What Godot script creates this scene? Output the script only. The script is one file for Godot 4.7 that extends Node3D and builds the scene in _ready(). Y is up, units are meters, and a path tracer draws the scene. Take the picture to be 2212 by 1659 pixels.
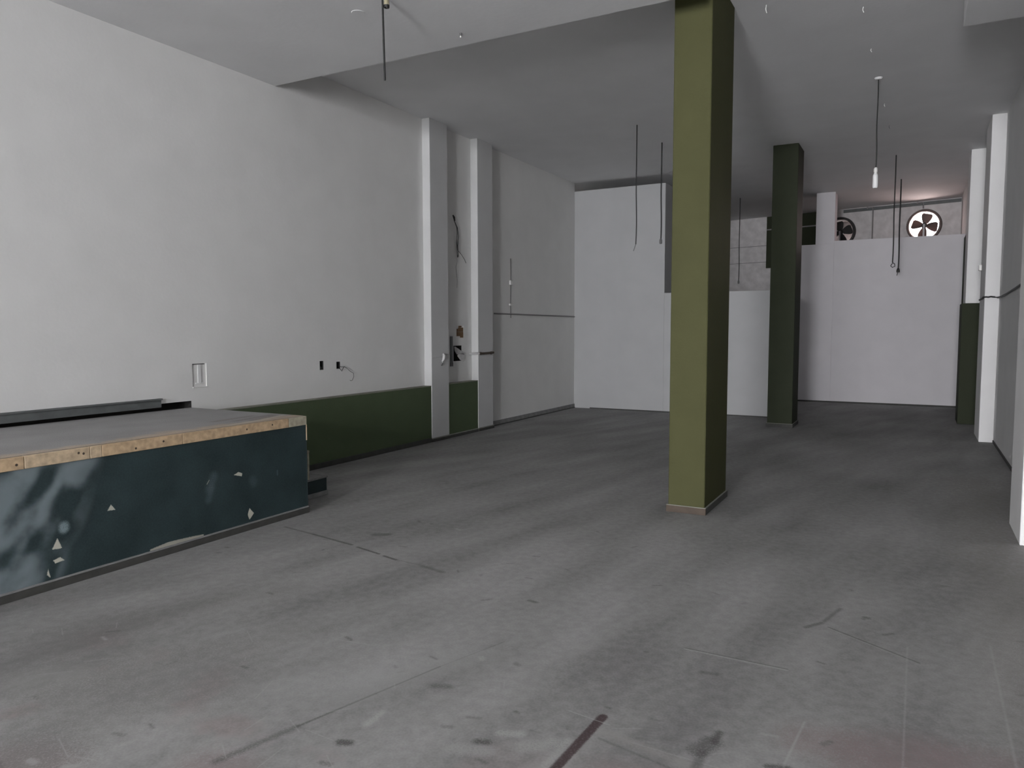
extends Node3D

const XL := -5.782          # left wall plane
const XP := -5.662          # pilaster faces on the left wall
const XR := 0.93            # right wall plane
const HH := 4.253           # main ceiling
const HL := 3.96            # lower ceiling by the street front
const ZE := -5.651          # where the lower ceiling ends
const ZB := -13.154         # rear partition
const ZR := -16.475         # rearmost partition
const ZF := 9.0             # street front, behind the photographer

var M := {}
var used := {}
var rng := RandomNumberGenerator.new()

# ------------------------------------------------------------------ helpers
func lin(r: float, g: float, b: float) -> Color:
	return Color(r, g, b).linear_to_srgb()

func numbered(called: String) -> String:
	var n: int = used.get(called, 0)
	used[called] = n + 1
	return called if n == 0 else "%s_%03d" % [called, n]

func tag(o: Node, label: String, category: String, group := "") -> Node:
	o.set_meta("label", label)
	o.set_meta("category", category)
	if group != "":
		o.set_meta("group", group)
	return o

func thing(called: String, label: String, category: String, at := Vector3.ZERO, group := "") -> Node3D:
	var o := Node3D.new()
	o.name = numbered(called)
	add_child(o)
	o.position = at
	tag(o, label, category, group)
	return o

func put(called: String, mesh: Mesh, mat: Material, parent: Node = null, at := Vector3.ZERO) -> MeshInstance3D:
	var o := MeshInstance3D.new()
	o.mesh = mesh
	if mat != null:
		o.material_override = mat
	if parent == null:
		o.name = numbered(called)
		add_child(o)
	else:
		o.name = called
		parent.add_child(o, true)
	o.position = at
	return o

func structure(o: Node3D, label := "") -> Node3D:
	o.set_meta("kind", "structure")
	if label != "":
		o.set_meta("label", label)
	return o

func quad(st: SurfaceTool, a: Vector3, b: Vector3, c: Vector3, d: Vector3) -> void:
	# a b c d seen counter-clockwise from outside; front faces run clockwise
	st.add_vertex(a); st.add_vertex(c); st.add_vertex(b)
	st.add_vertex(a); st.add_vertex(d); st.add_vertex(c)

# a box between two corners with chamfered edges
func box_mesh(lo: Vector3, hi: Vector3, bevel := 0.004) -> ArrayMesh:
	var st := SurfaceTool.new()
	st.begin(Mesh.PRIMITIVE_TRIANGLES)
	st.set_smooth_group(-1)
	var c := (lo + hi) * 0.5
	var h := (hi - lo) * 0.5
	var b := minf(bevel, 0.45 * minf(h.x, minf(h.y, h.z)))
	for ax in 3:
		for s in [-1.0, 1.0]:
			var u := (ax + 1) % 3
			var v := (ax + 2) % 3
			var p := []
			for k in [[-1, -1], [1, -1], [1, 1], [-1, 1]]:
				var q := Vector3.ZERO
				q[ax] = s * h[ax]
				q[u] = k[0] * (h[u] - b)
				q[v] = k[1] * (h[v] - b)
				p.append(c + q)
			if s > 0:
				quad(st, p[0], p[1], p[2], p[3])
			else:
				quad(st, p[3], p[2], p[1], p[0])
	for ax in 3:                      # the twelve edges
		var u := (ax + 1) % 3
		var v := (ax + 2) % 3
		for su in [-1.0, 1.0]:
			for sv in [-1.0, 1.0]:
				var p := []
				for k in [[-1, 0], [1, 0], [1, 1], [-1, 1]]:
					var q := Vector3.ZERO
					q[ax] = k[0] * (h[ax] - b)
					q[u] = su * (h[u] if k[1] == 0 else h[u] - b)
					q[v] = sv * (h[v] - b if k[1] == 0 else h[v])
					p.append(c + q)
				if su * sv > 0:
					quad(st, p[0], p[1], p[2], p[3])
				else:
					quad(st, p[3], p[2], p[1], p[0])
	for sx in [-1.0, 1.0]:            # the eight corners
		for sy in [-1.0, 1.0]:
			for sz in [-1.0, 1.0]:
				var s := Vector3(sx, sy, sz)
				var a := c + s * Vector3(h.x, h.y - b, h.z - b)
				var d := c + s * Vector3(h.x - b, h.y, h.z - b)
				var e := c + s * Vector3(h.x - b, h.y - b, h.z)
				if sx * sy * sz > 0:
					st.add_vertex(a); st.add_vertex(e); st.add_vertex(d)
				else:
					st.add_vertex(a); st.add_vertex(d); st.add_vertex(e)
	st.generate_normals()
	return st.commit()

func box(called: String, lo: Vector3, hi: Vector3, mat: Material, parent: Node = null, bevel := 0.004) -> MeshInstance3D:
	var off := Vector3.ZERO
	if parent is Node3D:
		off = (parent as Node3D).position
	var base := Vector3((lo.x + hi.x) * 0.5, lo.y, (lo.z + hi.z) * 0.5)
	return put(called, box_mesh(lo - base, hi - base, bevel), mat, parent, base - off)

# a round tube along a polyline
func tube_mesh(pts: Array, radius: float, sides := 8, radii := []) -> ArrayMesh:
	var st := SurfaceTool.new()
	st.begin(Mesh.PRIMITIVE_TRIANGLES)
	st.set_smooth_group(0)
	var rings := []
	var side := Vector3.RIGHT
	for i in pts.size():
		var t: Vector3
		if i == 0:
			t = pts[1] - pts[0]
		elif i == pts.size() - 1:
			t = pts[i] - pts[i - 1]
		else:
			t = pts[i + 1] - pts[i - 1]
		t = t.normalized()
		if absf(t.dot(side)) > 0.93:
			side = Vector3.FORWARD if absf(t.dot(Vector3.FORWARD)) < 0.8 else Vector3.UP
		var n := (side - t * side.dot(t)).normalized()
		var b := t.cross(n)
		side = n
		var r: float = radius if radii.is_empty() else radii[i]
		var ring := []
		for k in sides:
			var a := TAU * k / sides
			ring.append(pts[i] + (n * cos(a) + b * sin(a)) * r)
		rings.append(ring)
	for i in pts.size() - 1:
		for k in sides:
			var k2 := (k + 1) % sides
			quad(st, rings[i][k], rings[i][k2], rings[i + 1][k2], rings[i + 1][k])
	for k in range(1, sides - 1):
		var r0: Array = rings[0]
		var r1: Array = rings[-1]
		st.set_smooth_group(1)
		st.add_vertex(r0[0]); st.add_vertex(r0[k]); st.add_vertex(r0[k + 1])
		st.set_smooth_group(2)
		st.add_vertex(r1[0]); st.add_vertex(r1[k + 1]); st.add_vertex(r1[k])
	st.generate_normals()
	return st.commit()

# a profile (radius, height) turned round the vertical axis
func lathe_mesh(profile: Array, sides := 20) -> ArrayMesh:
	var st := SurfaceTool.new()
	st.begin(Mesh.PRIMITIVE_TRIANGLES)
	st.set_smooth_group(-1)
	for i in profile.size() - 1:
		for k in sides:
			var a := TAU * k / sides
			var b := TAU * (k + 1) / sides
			var p: Vector2 = profile[i]
			var q: Vector2 = profile[i + 1]
			quad(st, Vector3(p.x * cos(b), p.y, p.x * sin(b)), Vector3(p.x * cos(a), p.y, p.x * sin(a)), Vector3(q.x * cos(a), q.y, q.x * sin(a)), Vector3(q.x * cos(b), q.y, q.x * sin(b)))
	st.generate_normals()
	return st.commit()

# an outline in the plane of the left wall, as a slab: points are (z, y), from x0 to x1
func slab_mesh(pts: PackedVector2Array, x0: float, x1: float) -> ArrayMesh:
	var st := SurfaceTool.new()
	st.begin(Mesh.PRIMITIVE_TRIANGLES)
	st.set_smooth_group(-1)
	var idx := Geometry2D.triangulate_polygon(pts)
	for i in range(0, idx.size(), 3):
		var a := pts[idx[i]]
		var b := pts[idx[i + 1]]
		var c := pts[idx[i + 2]]
		if (b - a).cross(c - a) > 0:
			var t := b; b = c; c = t
		# seen from +x, z runs to the left
		st.add_vertex(Vector3(x1, a.y, a.x)); st.add_vertex(Vector3(x1, c.y, c.x)); st.add_vertex(Vector3(x1, b.y, b.x))
		st.add_vertex(Vector3(x0, a.y, a.x)); st.add_vertex(Vector3(x0, b.y, b.x)); st.add_vertex(Vector3(x0, c.y, c.x))
	for i in pts.size():
		var a := pts[i]
		var b := pts[(i + 1) % pts.size()]
		quad(st, Vector3(x0, a.y, a.x), Vector3(x0, b.y, b.x), Vector3(x1, b.y, b.x), Vector3(x1, a.y, a.x))
	st.generate_normals()
	return st.commit()

# ------------------------------------------------------------------ materials
func noise(seed_: int, freq: float, oct := 4) -> FastNoiseLite:
	var n := FastNoiseLite.new()
	n.seed = seed_
	n.noise_type = FastNoiseLite.TYPE_SIMPLEX_SMOOTH
	n.frequency = freq
	n.fractal_octaves = oct
	return n

func mottle(seed_: int, freq: float, lo: float, hi: float, size := 512, oct := 5) -> ImageTexture:
	var src := noise(seed_, freq, oct).get_seamless_image(size, size)
	var d := src.get_data()
	var out := PackedByteArray()
	out.resize(size * size * 3)
	var fine := noise(seed_ + 50, 0.35, 2).get_seamless_image(size, size).get_data()
	for i in size * size:
		var v := int(255.0 * lerpf(lo, hi, clampf(d[i] / 255.0 * 0.75 + fine[i] / 255.0 * 0.25, 0, 1)))
		out[i * 3] = v; out[i * 3 + 1] = v; out[i * 3 + 2] = v
	return ImageTexture.create_from_image(Image.create_from_data(size, size, false, Image.FORMAT_RGB8, out))

func bumps(seed_: int, freq: float, strength: float, size := 512) -> ImageTexture:
	var im := noise(seed_, freq, 3).get_seamless_image(size, size)
	im.convert(Image.FORMAT_RGBA8)
	im.bump_map_to_normal_map(strength)
	return ImageTexture.create_from_image(im)

func mat(color: Color, rough := 0.8, tex: Texture2D = null, scale := 0.4, nrm: Texture2D = null, nscale := 0.3) -> StandardMaterial3D:
	var m := StandardMaterial3D.new()
	m.albedo_color = color
	m.roughness = rough
	m.uv1_triplanar = true
	m.uv1_world_triplanar = true
	m.uv1_scale = Vector3.ONE * scale
	if tex != null:
		m.albedo_texture = tex
	if nrm != null:
		m.normal_enabled = true
		m.normal_texture = nrm
		m.normal_scale = nscale
	return m

func materials() -> void:
	var soft := mottle(3, 0.006, 0.965, 1.0)
	var patchy := mottle(7, 0.012, 0.82, 1.0)
	var wood := mottle(11, 0.02, 0.72, 1.0)
	var roller := bumps(21, 0.09, 1.2)
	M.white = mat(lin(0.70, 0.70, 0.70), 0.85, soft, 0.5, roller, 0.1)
	M.wall_left = mat(lin(0.752, 0.75, 0.737), 0.85, soft, 0.5, roller, 0.1)
	M.pilaster_left_dimmed = mat(lin(0.57, 0.575, 0.575), 0.85, soft, 0.5, roller, 0.1)  # white paint darkened to imitate weaker light on the left pilasters
	M.partition_purple_cast = mat(lin(0.70, 0.68, 0.705), 0.85, soft, 0.5, roller, 0.1)  # white paint with the purple cast mixed into its colour
	M.partition_dimmed = mat(lin(0.44, 0.445, 0.45), 0.85, soft, 0.5, roller, 0.1)  # white paint darkened in place of light falling off to the left
	M.ceiling = mat(lin(0.79, 0.79, 0.795), 0.9, soft, 0.35, roller, 0.1)
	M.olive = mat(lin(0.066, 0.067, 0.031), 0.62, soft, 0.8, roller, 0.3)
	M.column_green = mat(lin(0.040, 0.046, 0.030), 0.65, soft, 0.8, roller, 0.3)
	M.green = mat(lin(0.088, 0.116, 0.066), 0.6, soft, 0.8, roller, 0.3)
	for k in [M.olive, M.column_green, M.green]:
		k.metallic_specular = 0.15
	M.green_ledge = mat(lin(0.24, 0.245, 0.20), 0.8, patchy, 1.5)
	M.base_dark = mat(lin(0.055, 0.055, 0.05), 0.7, patchy, 2.0)
	M.base_brown = mat(lin(0.07, 0.05, 0.035), 0.75, patchy, 2.0)
	M.base_grey = mat(lin(0.25, 0.25, 0.25), 0.75, patchy, 2.0)
	M.dusty = mat(lin(0.30, 0.30, 0.27), 0.9, patchy, 2.0)
	M.wood = mat(lin(0.66, 0.48, 0.30), 0.75, wood, 1.6)
	M.wood_pale = mat(lin(0.72, 0.56, 0.38), 0.75, wood, 1.6)
	M.wood_grey = mat(lin(0.50, 0.46, 0.35), 0.8, wood, 1.6)
	M.carpet = mat(lin(0.29, 0.285, 0.285), 1.0, mottle(31, 0.05, 0.75, 1.0), 0.9, bumps(33, 0.4, 3.0), 0.6)
	M.stage_dark = mat(lin(0.028, 0.042, 0.044), 0.55, patchy, 0.8)
	M.stage_dark.metallic_specular = 0.3
	M.rail = mat(lin(0.13, 0.14, 0.14), 0.6, patchy, 1.2)
	M.black = mat(lin(0.012, 0.012, 0.012), 0.6)
	M.hole_shade = mat(lin(0.015, 0.014, 0.013), 0.95, patchy, 2.0)  # near-black colour stands in for the shade inside wall holes
	M.cord = mat(lin(0.01, 0.01, 0.01), 0.5)
	M.wire_grey = mat(lin(0.12, 0.12, 0.12), 0.6)
	M.conduit = mat(lin(0.22, 0.21, 0.21), 0.55)
	M.plastic = mat(lin(0.78, 0.77, 0.75), 0.4)
	M.brass = mat(lin(0.42, 0.38, 0.26), 0.4)
	M.brass.metallic = 0.4
	M.brick = mat(lin(0.30, 0.17, 0.08), 0.9, mottle(41, 0.06, 0.5, 1.0, 256), 4.0)
	M.plaster = mat(lin(0.66, 0.65, 0.65), 0.95, patchy, 3.0)
	M.fan_metal_glare = mat(lin(0.09, 0.065, 0.06), 0.5)  # brownish lift in the colour copies the glare around the blades
	M.fan_metal_glare.metallic = 0.3
	M.fan_dark = mat(lin(0.018, 0.018, 0.018), 0.5)
	M.galvanised = mat(lin(0.45, 0.45, 0.46), 0.45, patchy, 2.0)
	M.galvanised.metallic = 0.5
	M.light_shield = mat(lin(0.10, 0.095, 0.095), 0.8, patchy, 2.0)  # dark colour keeps the added light-blocking box dim
	M.block = mat(lin(0.70, 0.68, 0.68), 0.9, patchy, 0.8)
	M.pavement = mat(lin(0.48, 0.46, 0.43), 0.95, patchy, 0.3)
	M.frame = mat(lin(0.3, 0.3, 0.3), 0.5)
	M.frosted = mat(lin(0.8, 0.8, 0.8), 0.6)
	M.frosted.emission_enabled = true
	M.frosted.emission = Color(0.99, 0.99, 1.0)
	M.frosted.emission_energy_multiplier = 5.0
	M.white_lighter = mat(lin(0.84, 0.835, 0.835), 0.8, soft, 0.5, roller, 0.12)  # a lighter white than the walls, for the right pilasters
	M.bulb = mat(lin(0.82, 0.82, 0.82), 0.25)

# ------------------------------------------------------------------ painted-on matter: worn floor, chipped stage front
class Canvas:
	var w: int
	var h: int
	var x0: float
	var z0: float
	var sx: float
	var sz: float
	var d := PackedFloat32Array()
	func at(i: int, j: int) -> Vector2:
		return Vector2(x0 + (i + 0.5) * sx, z0 + (j + 0.5) * sz)
	func blend(i: int, j: int, c: Vector3, a: float) -> void:
		var k := (j * w + i) * 3
		d[k] += (c.x - d[k]) * a
		d[k + 1] += (c.y - d[k + 1]) * a
		d[k + 2] += (c.z - d[k + 2]) * a
	# a stroke from p to q; ragged by noise, softness in metres
	func stroke(p: Vector2, q: Vector2, half: float, soft: float, c: Vector3, a: float, n: FastNoiseLite, rag := 0.5) -> void:
		var m := half + soft
		var i0 := clampi(int((minf(p.x, q.x) - m - x0) / sx), 0, w)
		var i1 := clampi(int((maxf(p.x, q.x) + m - x0) / sx) + 1, 0, w)
		var za := (minf(p.y, q.y) - m - z0) / sz
		var zb := (maxf(p.y, q.y) + m - z0) / sz
		var j0 := clampi(int(minf(za, zb)), 0, h)
		var j1 := clampi(int(maxf(za, zb)) + 1, 0, h)
		var pq := q - p
		var l2 := maxf(pq.length_squared(), 1e-9)
		for j in range(j0, j1):
			for i in range(i0, i1):
				var r := at(i, j)
				var t := clampf((r - p).dot(pq) / l2, 0, 1)
				var dist := r.distance_to(p + pq * t)
				if dist > m:
					continue
				var k := 1.0 - smoothstep(half - soft, half + soft, dist + (n.get_noise_2d(r.x * 400, r.y * 400)) * half * rag)
				k *= clampf(1.0 + rag * 1.4 * n.get_noise_2d(r.x * 90 + 300, r.y * 90), 0, 1)
				if k > 0:
					blend(i, j, c, k * a)
	func texture() -> ImageTexture:
		var out := PackedByteArray()
		out.resize(w * h * 3)
		for k in w * h * 3:
			var v := clampf(d[k], 0, 1)
			out[k] = int(255.0 * (12.92 * v if v < 0.0031308 else 1.055 * pow(v, 0.41667) - 0.055) + 0.5)
		var im := Image.create_from_data(w, h, false, Image.FORMAT_RGB8, out)
		im.generate_mipmaps()
		return ImageTexture.create_from_image(im)

func floor_canvas(w: int, h: int, x0: float, x1: float, z0: float, z1: float) -> Canvas:
	var c := Canvas.new()
	c.w = w; c.h = h; c.x0 = x0; c.z0 = z0
	c.sx = (x1 - x0) / w; c.sz = (z1 - z0) / h
	c.d.resize(w * h * 3)
	var sweep := noise(101, 1.0, 5)
	var cloud := noise(102, 1.0, 3)
	var grit := noise(103, 1.0, 3)
	var red := noise(104, 1.0, 4)
	for j in h:
		for i in w:
			var x := x0 + (i + 0.5) * c.sx
			var z := z0 + (j + 0.5) * c.sz
			# sweeps of dust run lengthwise with a slant
			var s := sweep.get_noise_2d(x * 1.7 + z * 0.35, z * 0.42)
			var k := cloud.get_noise_2d(x * 0.55 + 40, z * 0.5)
			var g := grit.get_noise_2d(x * 14, z * 14) + 0.9 * grit.get_noise_2d(x * 70 + 31, z * 70)
			var v := 1.0 + 0.36 * s + 0.20 * k + 0.16 * g
			# old red paint showing where the grey has worn off near the entrance
			var r := smoothstep(0.18, 0.5, red.get_noise_2d(x * 1.3 + 7, z * 1.3) + 0.10 * g) * smoothstep(-2.6, -1.7, z) * 0.5
			var o := (j * w + i) * 3
			c.d[o] = lerpf(0.240 * v, 0.215 * v, r)
			c.d[o + 1] = lerpf(0.236 * v, 0.165 * v, r)
			c.d[o + 2] = lerpf(0.234 * v, 0.165 * v, r)
	return c

func floor_marks(c: Canvas) -> void:
	var n := noise(120, 1.0, 3)
	var dark := Vector3(0.055, 0.052, 0.05)
	var maroon := Vector3(0.042, 0.022, 0.024)
	var pale := Vector3(0.36, 0.36, 0.35)
	# worn-through red paint by the entrance
	for q in [[-0.30, -2.82, 0.10], [-0.05, -2.88, 0.13], [0.18, -2.92, 0.12], [-0.12, -2.72, 0.10], [-2.12, -1.66, 0.09], [-2.72, -1.34, 0.14], [-0.85, -2.25, 0.10]]:
		c.stroke(Vector2(q[0], q[1]), Vector2(q[0] + 0.1, q[1] - 0.03), q[2], 0.07, Vector3(0.20, 0.15, 0.15), 0.55, n, 0.9)
	# dirty sweeps along the stage, broad darker strokes in the left foreground, pale swathes
	var dirt := Vector3(0.135, 0.13, 0.125)
	for q in [[-3.60, -1.95, -3.45, -2.35, 0.10, 0.35], [-3.55, -2.35, -3.20, -3.05, 0.12, 0.38], [-2.95, -2.25, -2.62, -2.75, 0.09, 0.35], [-2.70, -1.60, -3.10, -1.75, 0.16, 0.30], [-2.66, -1.36, -2.78, -1.42, 0.14, 0.55], [-2.45, -1.95, -2.75, -1.85, 0.12, 0.22], [-3.35, -1.75, -2.65, -2.15, 0.22, 0.42], [-3.7, -2.2, -3.3, -2.0, 0.2, 0.3]]:
		c.stroke(Vector2(q[0], q[1]), Vector2(q[2], q[3]), q[4], q[4] * 0.9, dirt, q[5], n, 1.2)
	for q in [[-2.28, -2.22, -2.02, -2.45, 0.10, 0.4], [-2.02, -2.45, -1.78, -2.85, 0.09, 0.4], [-3.3, -1.75, -3.2, -1.85, 0.08, 0.25]]:
		c.stroke(Vector2(q[0], q[1]), Vector2(q[2], q[3]), q[4], q[4], Vector3(0.33, 0.33, 0.325), q[5], n, 1.0)
	c.stroke(Vector2(0.55, -5.3), Vector2(0.62, -3.2), 0.24, 0.22, Vector3(0.155, 0.142, 0.128), 0.5, n, 1.0)
	# tape residue and cracks
	c.stroke(Vector2(-4.2, -4.093), Vector2(-3.86, -4.04), 0.009, 0.010, dark, 0.7, n, 0.8)
	c.stroke(Vector2(-3.86, -4.04), Vector2(-3.43, -3.963), 0.011, 0.008, dark, 0.9, n, 0.8)
	c.stroke(Vector2(-3.36, -3.94), Vector2(-3.13, -3.885), 0.010, 0.007, dark, 0.95, n, 0.6)
	c.stroke(Vector2(-3.07, -3.865), Vector2(-2.95, -3.835), 0.011, 0.008, dark, 0.95, n, 0.6)
	c.stroke(Vector2(-2.95, -3.835), Vector2(-2.75, -3.82), 0.004, 0.006, dark, 0.5, n, 0.9)
	c.stroke(Vector2(-2.72, -3.81), Vector2(-2.54, -3.77), 0.016, 0.02, dark, 0.6, n, 0.8)
	c.stroke(Vector2(-3.45, -4.25), Vector2(-3.38, -4.29), 0.032, 0.02, dark, 0.65, n, 0.7)
	# the long joint running to the lower left
	c.stroke(Vector2(-1.825, -2.68), Vector2(-1.92, -2.35), 0.004, 0.004, dark, 0.8, n, 0.6)
	c.stroke(Vector2(-1.92, -2.35), Vector2(-2.02, -2.0), 0.005, 0.005, dark, 0.75, n, 0.7)
	c.stroke(Vector2(-2.02, -2.0), Vector2(-2.10, -1.70), 0.016, 0.016, dark, 0.6, n, 0.9)
	c.stroke(Vector2(-1.70, -3.05), Vector2(-1.825, -2.68), 0.002, 0.003, dark, 0.5, n, 0.8)
	c.stroke(Vector2(-1.70, -2.85), Vector2(-2.0, -2.25), 0.06, 0.10, Vector3(0.27, 0.27, 0.265), 0.5, n, 0.6)
	# maroon bar
	c.stroke(Vector2(-1.050, -2.05), Vector2(-1.024, -2.62), 0.019, 0.004, maroon, 0.93, n, 0.3)
	c.stroke(Vector2(-1.080, -2.10), Vector2(-1.075, -2.40), 0.014, 0.016, pale, 0.6, n, 1.0)
	c.stroke(Vector2(-1.16, -2.60), Vector2(-0.98, -2.575), 0.002, 0.002, pale, 0.8, n, 0.4)
	# scrapes with a raised pale lip
	c.stroke(Vector2(-0.911, -3.379), Vector2(-0.456, -3.374), 0.005, 0.004, pale, 0.7, n, 0.6)
	c.stroke(Vector2(-0.911, -3.392), Vector2(-0.456, -3.386), 0.004, 0.005, dark, 0.6, n, 0.6)
	c.stroke(Vector2(-0.344, -3.974), Vector2(0.056, -3.731), 0.005, 0.005, dark, 0.7, n, 0.5)
	c.stroke(Vector2(-0.344, -3.96), Vector2(-0.02, -3.765), 0.003, 0.004, pale, 0.5, n, 0.6)
	c.stroke(Vector2(-0.446, -3.919), Vector2(-0.38, -4.02), 0.012, 0.010, dark, 0.65, n, 0.7)
	c.stroke(Vector2(-0.37, -4.05), Vector2(-0.315, -4.273), 0.010, 0.012, dark, 0.6, n, 0.7)
	# lengthwise scratches
	c.stroke(Vector2(0.005, -2.6), Vector2(0.008, -3.9), 0.003, 0.004, pale, 0.4, n, 1.0)
	c.stroke(Vector2(0.347, -2.7), Vector2(0.353, -4.1), 0.004, 0.004, pale, 0.4, n, 1.0)
	c.stroke(Vector2(-0.36, -2.55), Vector2(-0.33, -2.95), 0.004, 0.004, pale, 0.6, n, 0.7)
	c.stroke(Vector2(-0.86, -2.5), Vector2(-0.30, -2.48), 0.003, 0.003, pale, 0.5, n, 1.0)
	c.stroke(Vector2(-0.98, -2.52), Vector2(-0.45, -2.42), 0.02, 0.02, Vector3(0.27, 0.26, 0.25), 0.6, n, 0.6)
	c.stroke(Vector2(-0.98, -2.47), Vector2(-0.55, -2.38), 0.005, 0.008, dark, 0.5, n, 0.7)
	# damp stain in the shape of a stub
	c.stroke(Vector2(-0.60, -2.72), Vector2(-0.60, -2.64), 0.014, 0.01, dark, 0.8, n, 0.7)
	c.stroke(Vector2(-0.61, -2.64), Vector2(-0.64, -2.56), 0.036, 0.014, dark, 0.65, n, 0.8)
	c.stroke(Vector2(-0.62, -2.56), Vector2(-0.62, -2.44), 0.016, 0.012, dark, 0.6, n, 0.6)
	c.stroke(Vector2(-0.40, -2.58), Vector2(-0.34, -2.60), 0.016, 0.012, dark, 0.8, n, 0.8)
	# pale smudges and scuffs by the entrance
	c.stroke(Vector2(-1.80, -2.24), Vector2(-1.795, -2.14), 0.016, 0.014, pale, 0.75, n, 0.7)
	c.stroke(Vector2(-1.80, -2.0), Vector2(-1.77, -2.01), 0.018, 0.012, dark, 0.9, n, 0.8)
	c.stroke(Vector2(-1.32, -2.33), Vector2(-1.25, -2.36), 0.02, 0.012, pale, 0.7, n, 1.0)
	c.stroke(Vector2(-1.36, -2.24), Vector2(-1.33, -2.25), 0.018, 0.012, dark, 0.85, n, 0.9)
	c.stroke(Vector2(-1.42, -2.16), Vector2(-1.30, -2.20), 0.03, 0.02, pale, 0.45, n, 1.0)
	c.stroke(Vector2(-1.20, -2.28), Vector2(-1.12, -2.36), 0.03, 0.02, pale, 0.5, n, 1.0)
	c.stroke(Vector2(-0.78, -3.18), Vector2(-0.72, -3.19), 0.014, 0.010, dark, 0.5, n, 0.8)
	c.stroke(Vector2(-1.74, -2.52), Vector2(-1.69, -2.54), 0.02, 0.014, dark, 0.6, n, 0.8)
	var r := RandomNumberGenerator.new()
	r.seed = 77
	for k in 120:
		var p := Vector2(r.randf_range(-4.2, 0.8), r.randf_range(-5.1, -1.2))
		var l := r.randf_range(0.008, 0.05)
		var dirn := Vector2(r.randf_range(-1, 1), r.randf_range(-0.5, 0.5)).normalized()
		var tone := dark if r.randf() < 0.75 else pale
		c.stroke(p, p + dirn * l, r.randf_range(0.004, 0.014), 0.008, tone, r.randf_range(0.25, 0.65), n, 0.9)
	for k in 40:
		var p := Vector2(r.randf_range(-4.0, 0.8), r.randf_range(-2.9, -1.2))
		var dirn := Vector2(r.randf_range(-1, 1), r.randf_range(-0.6, 0.6)).normalized()
		c.stroke(p, p + dirn * r.randf_range(0.03, 0.16), 0.0018, 0.002, pale, 0.5, n, 0.9)

func stage_front_texture() -> ImageTexture:
	# u follows z from -4.52 to -1.5, v follows height downwards from 0.74 to 0
	var c := Canvas.new()
	c.w = 1536; c.h = 384; c.x0 = -4.52; c.z0 = 0.74
	c.sx = 3.02 / c.w; c.sz = -0.74 / c.h
	c.d.resize(c.w * c.h * 3)
	var a := noise(201, 1.0, 4)
	var b := noise(202, 1.0, 2)
	var g := noise(203, 1.0, 2)
	for j in c.h:
		for i in c.w:
			var p := c.at(i, j)
			var v := 1.0 + 0.35 * a.get_noise_2d(p.x * 2.2, p.y * 2.2) + 0.15 * g.get_noise_2d(p.x * 60, p.y * 60)
			var o := (j * c.w + i) * 3
			c.d[o] = 0.026 * v
			c.d[o + 1] = 0.041 * v
			c.d[o + 2] = 0.044 * v
			# pale bluish smears in slanting swathes over the near end
			var border := -2.84 + (0.74 - p.y) * 0.46 + 0.12 * b.get_noise_2d(p.x * 2.6 + 9, p.y * 2.6)
			var edge := smoothstep(border, border + 0.26, p.x)
			var swathe := smoothstep(-0.42, 0.34, b.get_noise_2d((p.x + p.y * 0.62) * 3.8 + 1.5, (p.y - p.x * 0.6) * 1.7) + 0.25 * a.get_noise_2d(p.x * 5 + 20, p.y * 5))
			var k := edge * swathe * 0.72
			if k > 0.003:
				c.d[o] += (0.23 - c.d[o]) * k
				c.d[o + 1] += (0.275 - c.d[o + 1]) * k
				c.d[o + 2] += (0.295 - c.d[o + 2]) * k
	var n := noise(205, 1.0, 3)
	var pale := Vector3(0.55, 0.53, 0.45)
	var dusty := Vector3(0.10, 0.13, 0.14)
	c.stroke(Vector2(-3.60, 0.46), Vector2(-3.56, 0.38), 0.03, 0.02, dusty, 0.55, n, 0.9)
	c.stroke(Vector2(-3.58, 0.38), Vector2(-3.55, 0.30), 0.022, 0.02, dusty, 0.5, n, 0.9)
	c.stroke(Vector2(-3.54, 0.415), Vector2(-3.56, 0.44), 0.0025, 0.002, pale, 0.7, n, 0.3)
	c.stroke(Vector2(-3.95, 0.37), Vector2(-3.96, 0.35), 0.03, 0.02, dusty, 0.35, n, 0.9)
	c.stroke(Vector2(-2.53, 0.35), Vector2(-2.53, 0.34), 0.028, 0.014, Vector3(0.24, 0.30, 0.32), 0.8, n, 0.5)
	c.stroke(Vector2(-4.20, 0.40), Vector2(-4.20, 0.37), 0.006, 0.006, dusty, 0.6, n, 0.6)
	# chipped corners of the paint, bare board below
	var chips := [
		[[-3.82, 0.455], [-3.775, 0.44], [-3.85, 0.417], [-3.855, 0.44]],
		[[-3.915, 0.165], [-3.955, 0.115], [-3.91, 0.075], [-3.895, 0.12]],
		[[-2.825, 0.42], [-2.855, 0.38], [-2.80, 0.385]],
		[[-2.49, 0.29], [-2.455, 0.23], [-2.515, 0.225]],
		[[-2.46, 0.165], [-2.50, 0.175], [-2.525, 0.15], [-2.47, 0.145]],
		[[-2.43, 0.125], [-2.42, 0.09], [-2.44, 0.07]],
		[[-3.50, 0.066], [-3.36, 0.076], [-3.22, 0.082], [-3.08, 0.066], [-3.08, 0.05], [-3.5, 0.05]],
	]
	for chip in chips:
		var poly := PackedVector2Array()
		for q in chip:
			poly.append(Vector2(q[0], q[1]))
		var lo := poly[0]
		var hi := poly[0]
		for q in poly:
			lo = lo.min(q); hi = hi.max(q)
		for j in range(int((hi.y - c.z0) / c.sz), mini(int((lo.y - c.z0) / c.sz) + 1, c.h)):
			for i in range(int((lo.x - c.x0) / c.sx), int((hi.x - c.x0) / c.sx) + 1):
				var p := c.at(i, j)
				p += Vector2(n.get_noise_2d(p.x * 300, p.y * 300), n.get_noise_2d(p.x * 300 + 90, p.y * 300)) * 0.004
				if Geometry2D.is_point_in_polygon(p, poly):
					c.blend(i, j, pale, 0.9 if poly.size() < 5 else 0.6)
	return c.texture()

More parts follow.
